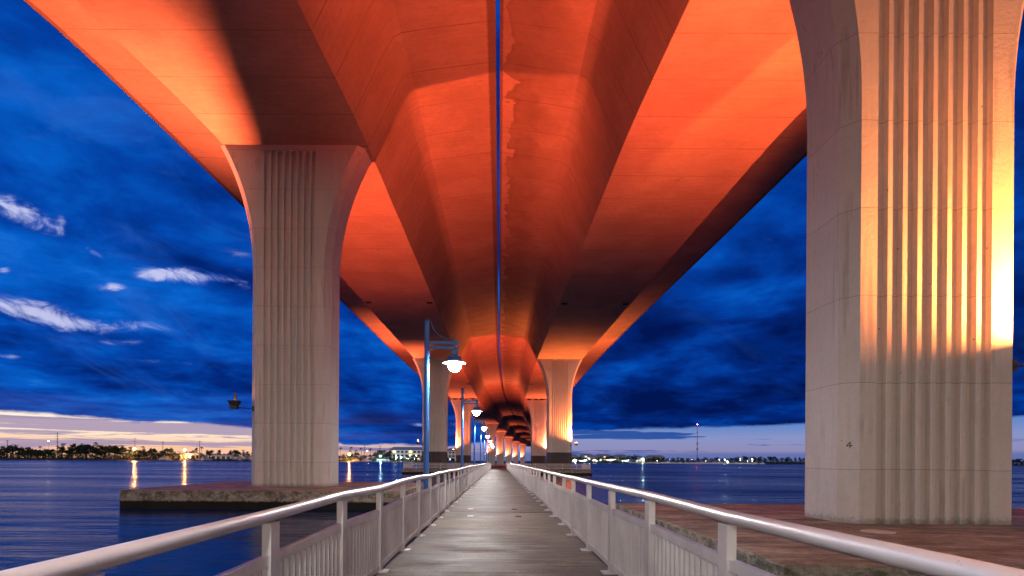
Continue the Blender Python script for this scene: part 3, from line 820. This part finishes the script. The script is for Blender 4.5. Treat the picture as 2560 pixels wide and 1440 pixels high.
LB = {'tall': ('tall dark pine standing in the wood across the river', 'tree'), 'round': ('dark rounded tree in the bank side wood across the river', 'tree'), 'palm': ('palm tree silhouette against the glow over the far bank', 'palm tree')}
rt = random.Random(21)
def plant(kind, px, ptop, dback=8., label=None, grp=None):
    Y = 650.
    for _ in range(4):
        X = (px - VPX) * Y / F; Y = shoreY(X) + dback
    p = at(px, ptop, Y); h = p.z - ZG
    i = rt.randrange(len(protos[kind])); pr_ = protos[kind][i]
    key = (kind, i)
    o = pr_ if key not in used else copy_tree(pr_); used.add(key)
    s = max(.25, h / PL[kind]); w = s * rt.uniform(.9, 1.25)
    o.location = (p.x, Y, ZG); o.rotation_euler = (0, 0, rt.uniform(0, 6.28)); o.scale = (w, w, s)
    l, c = LB[kind]
    tag(o, label or l, c, grp or {'tall': 'pines on the far bank', 'round': 'rounded trees on the far bank', 'palm': 'palms on the far bank'}[kind])
# bank beside the sunset
for px in range(-60, 100, 15): plant('round', px + rt.uniform(-4, 4), 1109 + rt.uniform(-4, 8) + max(0, px - 40) * .15, rt.uniform(8, 22))
for px in range(96, 146, 13): plant('round', px, 1122 + rt.uniform(-4, 4), 10)
plant('tall', 155, 1105, 10); plant('tall', 149, 1112, 14)
for px in range(168, 336, 12): plant('round' if rt.random() < .75 else 'tall', px + rt.uniform(-4, 4), 1112 + rt.uniform(-8, 6), rt.uniform(8, 24))
for px in (182, 213, 240, 294): plant('tall', px, 1107 + rt.uniform(-3, 4), 12)
for px in range(336, 430, 12): plant('round', px + rt.uniform(-4, 4), 1122 + rt.uniform(-8, 6), rt.uniform(8, 20))
plant('tall', 360, 1113, 12)
for px in range(430, 640, 13): plant('round', px + rt.uniform(-4, 4), 1128 + rt.uniform(-6, 6), rt.uniform(26, 44))
for px, py in ((489, 1117), (548, 1122), (575, 1124), (610, 1123)): plant('tall', px, py, 30)
for px, py in ((505, 1116), (240, 1104), (100, 1114)): plant('palm', px, py, 26)
# bank between the first pier and the lamp post
for px in range(846, 980, 11): plant('round', px + rt.uniform(-3, 3), 1133 + rt.uniform(-6, 5), rt.uniform(18, 34))
for px, py in ((850, 1117), (877, 1116), (874, 1124), (891, 1124), (904, 1118), (926, 1120), (843, 1122)): plant('palm', px, py, 24)
for px, py in ((945, 1123), (952, 1122), (968, 1126)): plant('round', px, py, 22)
for px in range(976, 1140, 11): plant('round', px, 1139 + rt.uniform(-3, 3), 6)
# bank past the orange pier
for px in range(1420, 1640, 10): plant('round', px + rt.uniform(-3, 3), 1142 + rt.uniform(-5, 3), 10)
plant('tall', 1588, 1134, 40); plant('tall', 1594, 1136, 44); plant('palm', 1572, 1137, 30)
for px in range(1636, 1850, 12): plant('round', px + rt.uniform(-4, 4), 1144 + rt.uniform(-4, 2), rt.uniform(20, 50))
for px in range(1845, 2030, 11): plant('round' if rt.random() < .8 else 'tall', px + rt.uniform(-4, 4), 1142 + rt.uniform(-4, 3), rt.uniform(10, 40))
for px in range(2532, 2600, 12): plant('round', px, 1146 + rt.uniform(-3, 3), 12)
for k_, lst in protos.items():          # drop a pattern that was never planted
    for i, o in enumerate(lst):
        if (k_, i) not in used:
            for ch in list(o.children): bpy.data.objects.remove(ch)
            bpy.data.objects.remove(o)
# undergrowth along the banks
def undergrowth(x0, x1, label, h=5.5, back=0):
    rs = random.Random(int(x0)); mb = MB(); x = x0
    while x < x1:
        yy = shoreY(x) + rs.uniform(5, 11)
        hh = h * rs.uniform(.55, 1.05)
        leafy(rs, (x, yy, ZG + hh * .45), 2.4, 1.8, hh * .6, 34, .75, mb)
        leafy(rs, (x, yy + 22, ZG + hh * .6), 2.6, 2, hh * .75, 26, .95, mb); x += 1.7
    tag(mb.build('undergrowth', M['leaf_b']), label, 'bushes', None, 'stuff')
undergrowth(-640, -345, 'dark undergrowth along the wooded bank below the sunset', 8.5)
undergrowth(-340, -290, 'low dark scrub on the bank around the white sheds', 2.0)
undergrowth(-215, -60, 'dark undergrowth along the bank by the balconied building', 4.2)
undergrowth(110, 560, 'dark undergrowth along the marina bank', 5.0)
undergrowth(560, 1060, 'dark undergrowth along the bank behind the pier marked 4', 7.5)

# ------------------------------------------------------------------ far shore buildings
def building(px0, px1, ytop, yeave, back, depth, label, cat, wallm, floors, cols, lit, hip=True, name='apartment_building'):
    pc = (px0 + px1) / 2; Y = 700.
    for _ in range(4): Y = shoreY((pc - VPX) * Y / F) + back
    a = at(px0, yeave, Y); b = at(px1, yeave, Y); t_ = at(pc, ytop, Y)
    w = b.x - a.x; hz = (a.z + b.z) / 2 - ZG; rh = t_.z - ZG - hz
    root = tag(empty(name, ((a.x + b.x) / 2, Y, ZG)), label, cat)
    MB().box(-w/2, w/2, 0, depth, -.3, hz).build('wall', wallm, root)
    o = .6; ins = depth * .45 if hip else .05
    mb = MB(); mb.add([(-w/2 - o, -o, hz), (w/2 + o, -o, hz), (w/2 + o, depth + o, hz), (-w/2 - o, depth + o, hz), (-w/2 + ins, depth/2, hz + rh), (w/2 - ins, depth/2, hz + rh)],
                      [(0, 1, 5, 4), (1, 2, 5), (2, 3, 4, 5), (3, 0, 4), (3, 2, 1, 0)]); mb.build('roof', M['roof'], root)
    rs = random.Random(int(px0)); fh = hz / floors
    for i in range(floors):
        for j in range(cols):
            cw = w / cols; x0 = -w/2 + cw * (j + .18); x1 = -w/2 + cw * (j + .82)
            r = rs.random(); m = M['window_lit'] if r < lit * .6 else M['window_cool'] if r < lit else M['window']
            MB().box(x0, x1, -.08, -.002, fh * i + fh * .25, fh * i + fh * .80).build('window', m, root)
            if cat == 'apartment block' and i and j % 2 == 0: MB().box(-w/2 + cw * (j + .05), -w/2 + cw * (j + .95), -1.2, -.085, fh * i + .02, fh * i + .22).build('balcony', wallm, root)
    return root
building(970, 1062, 1117, 1125, 26, 14, 'white balconied block with a grey hipped roof by the first lamp post', 'apartment block', M['wall_white'], 3, 9, .12)
building(1112, 1146, 1120, 1127, 26, 14, 'white balconied block glimpsed past the second lamp post', 'apartment block', M['wall_white'], 3, 4, .3)
building(1424, 1446, 1135, 1140, 40, 12, 'long low apartment block hard against the orange pier', 'apartment block', M['wall_cream'], 3, 4, .2)
building(1450, 1484, 1134, 1139, 46, 12, 'four storey apartment block with pale bays, second from the orange pier', 'apartment block', M['wall_cream'], 4, 6, .15)
building(1488, 1530, 1135, 1140, 42, 12, 'four storey apartment block with a long dark roof', 'apartment block', M['wall_cream'], 4, 8, .15)
building(1534, 1570, 1136, 1141, 48, 12, 'apartment block at the end of the waterfront row', 'apartment block', M['wall_cream'], 4, 6, .1)
building(1616, 1662, 1138, 1142, 60, 12, 'reddish apartment block behind the marina boats', 'apartment block', M['wall_cream'], 3, 7, .08)
building(449, 498, 1132, 1135, 10, 8, 'long white shed with two lit windows under a street light', 'shed', M['wall_white'], 1, 5, .4, False, 'shed')
building(527, 577, 1136, 1138, 10, 8, 'white flat sided shed beside the rubble heap', 'shed', M['wall_white'], 1, 4, .2, False, 'shed')
building(942, 972, 1148, 1151, 3, 5, 'low open boat shelter at the water below the cool light', 'shed', M['wall_white'], 1, 3, 0, False, 'shed')
building(1588, 1612, 1145, 1148, 8, 8, 'lit marina hut with a cool glowing front', 'hut', M['wall_white'], 1, 3, 1., False, 'marina_hut')

def mound(px0, px1, ytop, label):
    pc = (px0 + px1) / 2; Y = 650.
    for _ in range(4): Y = shoreY((pc - VPX) * Y / F) + 7
    w = (px1 - px0) * Y / F / 2; h = at(pc, ytop, Y).z - ZG
    rs = random.Random(int(px0)); mb = MB()
    for _ in range(150):
        r = math.sqrt(rs.random()); a = rs.uniform(0, 6.28); z = h * (1 - r) * rs.uniform(.5, 1.05)
        s = rs.uniform(.35, .9)
        Mx = Matrix.Translation((r * w * math.cos(a), r * 4 * math.sin(a), z)) @ Matrix.Rotation(rs.uniform(0, 3), 4, Vector((rs.random(), rs.random(), rs.random() + .1)))
        mb.box(-s, s, -s * .8, s * .8, -s * .6, s * .6, Mx)
    tag(mb.build('rubble_heap', M['rubble'], None, ((pc - VPX) * Y / F, Y, ZG)), label, 'rubble heap', 'rubble heaps on the bank')
mound(577, 640, 1133, 'largest pale rubble heap on the bank, right at the first tall pier')
mound(498, 528, 1136, 'small rubble heap between the two white sheds')
mound(398, 430, 1138, 'low grey rubble heap by the wood edge')
mound(882, 900, 1146, 'pale rubble heap at the water under the orange light')
mound(903, 930, 1145, 'pale blocky rubble heap between the orange and the cool light')

# dock ruin
def dock(px0, px1, label):
    Y = shoreY((px0 - VPX) * 500 / F) - 45
    root = tag(empty('ruined_dock', (at(px0, 1150, Y).x, Y, ZW)), label, 'dock')
    w = (px1 - px0) * Y / F; rs = random.Random(4)
    x = 0
    while x < w:
        h = rs.uniform(.8, 3.2); MB().tube([(x, rs.uniform(-2, 2), -1), (x + rs.uniform(-.2, .2), 0, h)], .35 * rs.uniform(.7, 1.6), 7).build('pile', M['pole'], root); x += rs.uniform(1.5, 3.5)
    MB().box(0, w * .7, -1.2, 1.2, 1.0, 1.35).build('deck_plank', M['pole'], root)
dock(-20, 72, 'broken old timber dock with leaning piles off the wooded bank')
Yd = shoreY(-400) - 45; tag(MB().tube([(0, 0, -1.5), (0, 0, 1.2)], .9, 8).build('mooring_dolphin', M['pole'], None, (at(88, 1150, Yd).x, Yd, ZW)), 'short thick timber stump standing alone off the ruined dock', 'mooring post')

# poles, wires, lights
def pole_at(px, ptop, back, label, arms=1, grp='timber power poles on the far bank'):
    Y = 650.
    for _ in range(4): Y = shoreY((px - VPX) * Y / F) + back
    p = at(px, ptop, Y); h = p.z - ZG
    root = tag(empty('power_pole', (p.x, Y, ZG)), label, 'power pole', grp)
    MB().tube([(0, 0, -.3), (0, 0, h)], [.38, .26], 7).build('pole', M['pole'], root)
    for k in range(arms): MB().box(-2.2, 2.2, -.12, .12, h - 1.2 - 3.4 * k, h - .85 - 3.4 * k).build('crossarm', M['pole'], root)
    return Vector((p.x, Y, ZG + h - 1.))
t1 = pole_at(18, 1100, 30, 'short power pole top poking over the trees by the ruined dock')
t2 = pole_at(143, 1081, 14, 'tallest timber power pole with four crossarms over the wood', 4)
t3 = pole_at(337, 1095, 16, 'timber power pole right above an orange street light', 2)
t4 = pole_at(407, 1103, 30, 'thin power pole between the wood and the white sheds')
t5 = pole_at(499, 1102, 22, 'timber power pole behind the end of the long white shed')
t6 = pole_at(911, 1111, 30, 'power pole with crossarms among the palms', 3)
t7 = pole_at(950, 1113, 34, 'power pole with crossarms above the cool light', 3)
def wires(a, b, label):
    mb = MB()
    for dz in (0, -3.4, -6.):
        pts = []
        for k in range(11):
            t_ = k / 10; p = a.lerp(b, t_) + Vector((0, 0, dz - 2.2 * 4 * t_ * (1 - t_))); pts.append(p - a)
        mb.tube(pts, .055, 4, False)
    tag(mb.build('power_line', M['wire'], None, a), label, 'power line', 'power lines over the far bank')
wires(t1 + Vector((-120, 0, 9)), t2, 'sagging power lines running off beside the tallest pole')
wires(t2, t3, 'sagging power lines from the tallest pole to the one over the orange light')
wires(t3, t5, 'sagging power lines over the white sheds')
wires(t6, t7, 'sagging power lines above the palms')

def street_light(px, py, back, label, mat, r=.5, grp='street lights on the far bank'):
    Y = 650.
    for _ in range(4): Y = shoreY((px - VPX) * Y / F) + back
    p = at(px, py, Y)
    root = tag(empty('street_light', (p.x, Y, ZG)), label, 'street light', grp)
    h = p.z - ZG
    if h < 1: h = 1.
    MB().tube([(0, 0, -.3), (0, .6, h), (0, 0, h + .3)], [.12, .09, .08], 6).build('pole', M['pole'], root)
    MB().lathe([(.001, r), (r * .7, r * .7), (r, 0), (r * .7, -r * .7), (.001, -r)], (0, -.1, h), 8).build('bulb', mat, root)
street_light(336, 1122, 4, 'orange street light in front of the wood, casting the longer streak on the water', M['bulb_warm'], .55)
street_light(462, 1125, 6, 'orange street light over the long white shed', M['bulb_warm'], .55)
street_light(873, 1136, 4, 'bright orange street light below the palms', M['bulb_warm'], .6)
street_light(951, 1140, 4, 'cool bluish lamp low on the bank beside the balconied block', M['bulb_cool'], .6)
street_light(121, 1103, 40, 'faint street light by the tallest power pole', M['bulb_small'], .35)
street_light(918, 1128, 22, 'small warm lamp among the trees past the palms', M['bulb_small'], .35)
street_light(1607, 1147, 6, 'cool light at the marina hut', M['bulb_cool'], .5)
street_light(1819, 1155, 3, 'brightest warm light among the moored boats', M['bulb_small'], .7)
street_light(1812, 1149, 3, 'cool light above the brightest boat lamp', M['bulb_cool'], .3)
rl = random.Random(3)
for k in range(34):
    px = rl.uniform(1428, 1572); street_light(px, 1150 + rl.uniform(-1.5, 2.5), rl.uniform(2, 8), 'small white promenade light below the apartment row', M['bulb_cool'] if rl.random() < .35 else M['bulb_small'], rl.uniform(.10, .2), 'promenade lights below the apartments')
for k in range(14):
    px = rl.uniform(1640, 1900); street_light(px, 1151 + rl.uniform(-4, 3), rl.uniform(2, 8), 'small light among the marina boats', M['bulb_small'], rl.uniform(.14, .22), 'lights among the marina boats')
for k in range(9):
    px = rl.uniform(985, 1050); street_light(px, 1143 + rl.uniform(-4, 5), 4, 'small light in the shrubs before the balconied block', M['bulb_small'] if k % 2 else M['bulb_cool'], rl.uniform(.12, .2), 'lights before the balconied block')

# radio mast
def mast():
    Y = shoreY(340) + 60; p = at(1743, 1062, Y); H = p.z - ZG
    root = tag(empty('radio_mast', (p.x, Y, ZG)), 'tall slim red and white radio mast with a red beacon on top', 'radio mast')
    mb = MB(); w = .75
    legs = [(w * math.cos(a), w * math.sin(a)) for a in (0.5, 2.6, 4.7)]
    for x, y in legs: mb.tube([(x * 1.4, y * 1.4, 0), (x * .7, y * .7, H)], .15, 5)
    k = 0; z = 0
    while z < H - 2.2:
        s0 = 1.4 - .7 * z / H; s1 = 1.4 - .7 * (z + 2.2) / H
        for i in range(3):
            a, b = legs[i], legs[(i + 1) % 3]
            mb.tube([(a[0] * s0, a[1] * s0, z), (b[0] * s1, b[1] * s1, z + 2.2)], .09, 4)
        z += 2.2
    mb.build('lattice', M['tower'], root)
    for zz, r in ((H * .52, 1.9), (H * .48, 1.2), (H * .36, 2.1), (H * .39, 1.2), (H * .80, .9)):
        MB().lathe([(.001, .8), (r, .6), (r, -.6), (.001, -.8)], (0, 0, zz), 10).build('antenna_drum', M['dark_metal'], root)
    MB().lathe([(.001, .8), (.6, .5), (.8, 0), (.6, -.5), (.001, -.8)], (0, 0, H + .5), 8).build('beacon', M['bulb_red'], root)
mast()

# boats
def make_boat(L, name, sail):
    root = empty(name); hull = MB(); st = []
    for k in range(9):
        t_ = k / 8; x = -L/2 + L * t_; w = L * .15 * (1 - max(0, (t_ - .45) / .55) ** 2) + .03; z = L * (.10 + .06 * t_ * t_)
        st.append([(x - (.3 if k == 8 else 0), 0, -.3), (x, -w * .8, .1), (x, -w, z), (x, w, z), (x, w * .8, .1)])
    vs = [p for s_ in st for p in s_]; fs = []
    for i in range(8):
        for j in range(5): fs.append((i*5 + j, (i+1)*5 + j, (i+1)*5 + (j+1) % 5, i*5 + (j+1) % 5))
    fs += [(4, 3, 2, 1, 0)]; hull.add(vs, fs).build('hull', M['hull'], root)
    c = MB(); z0 = L * .11
    c.add([(-L*.3, -L*.10, z0), (L*.2, -L*.09, z0), (L*.2, L*.09, z0), (-L*.3, L*.10, z0), (-L*.28, -L*.085, z0 + L*.11), (L*.06, -L*.075, z0 + L*.11), (L*.06, L*.075, z0 + L*.11), (-L*.28, L*.085, z0 + L*.11)],
          [(0, 1, 5, 4), (1, 2, 6, 5), (2, 3, 7, 6), (3, 0, 4, 7), (4, 5, 6, 7)]); c.build('cabin', M['hull'], root)
    MB().box(-L*.24, L*.02, -L*.1, -L*.095, z0 + L*.045, z0 + L*.085).build('cabin_window', M['window'], root)
    if sail: MB().tube([(L*.05, 0, z0), (L*.05, 0, L * 1.35)], [.10, .06], 6).build('mast', M['dark_metal'], root)
    else: MB().box(-L*.2, -L*.02, -L*.06, L*.06, z0 + L*.15, z0 + L*.17).build('flybridge_top', M['hull'], root)
    return root
bp = [make_boat(13, 'motor_yacht', False), make_boat(11, 'sailing_boat', True)]
bl = [('white motor yacht moored in the marina below the radio mast', 'motor yacht', 'motor yachts in the marina'), ('sailing boat with a bare mast moored in the marina', 'sailing boat', 'sailing boats in the marina')]
rb = random.Random(8); bu = set()
for k, px in enumerate([1576, 1592, 1611, 1626, 1640, 1655, 1668, 1684, 1700, 1716, 1729, 1742, 1757, 1772, 1788, 1803, 1822, 1840, 1858, 1872, 1888, 1905]):
    i = 0 if rb.random() < .66 else 1
    Y = 850.
    for _ in range(4): Y = shoreY((px - VPX) * Y / F) - rb.uniform(6, 14)
    o = bp[i] if i not in bu else copy_tree(bp[i]); bu.add(i)
    o.location = ((px - VPX) * Y / F, Y, ZW); o.rotation_euler = (0, 0, rb.choice((0, math.pi)) + rb.uniform(-.35, .35)); o.scale = (1, 1, 1) if i else (rb.uniform(.8, 1.2),) * 3
    tag(o, *bl[i])
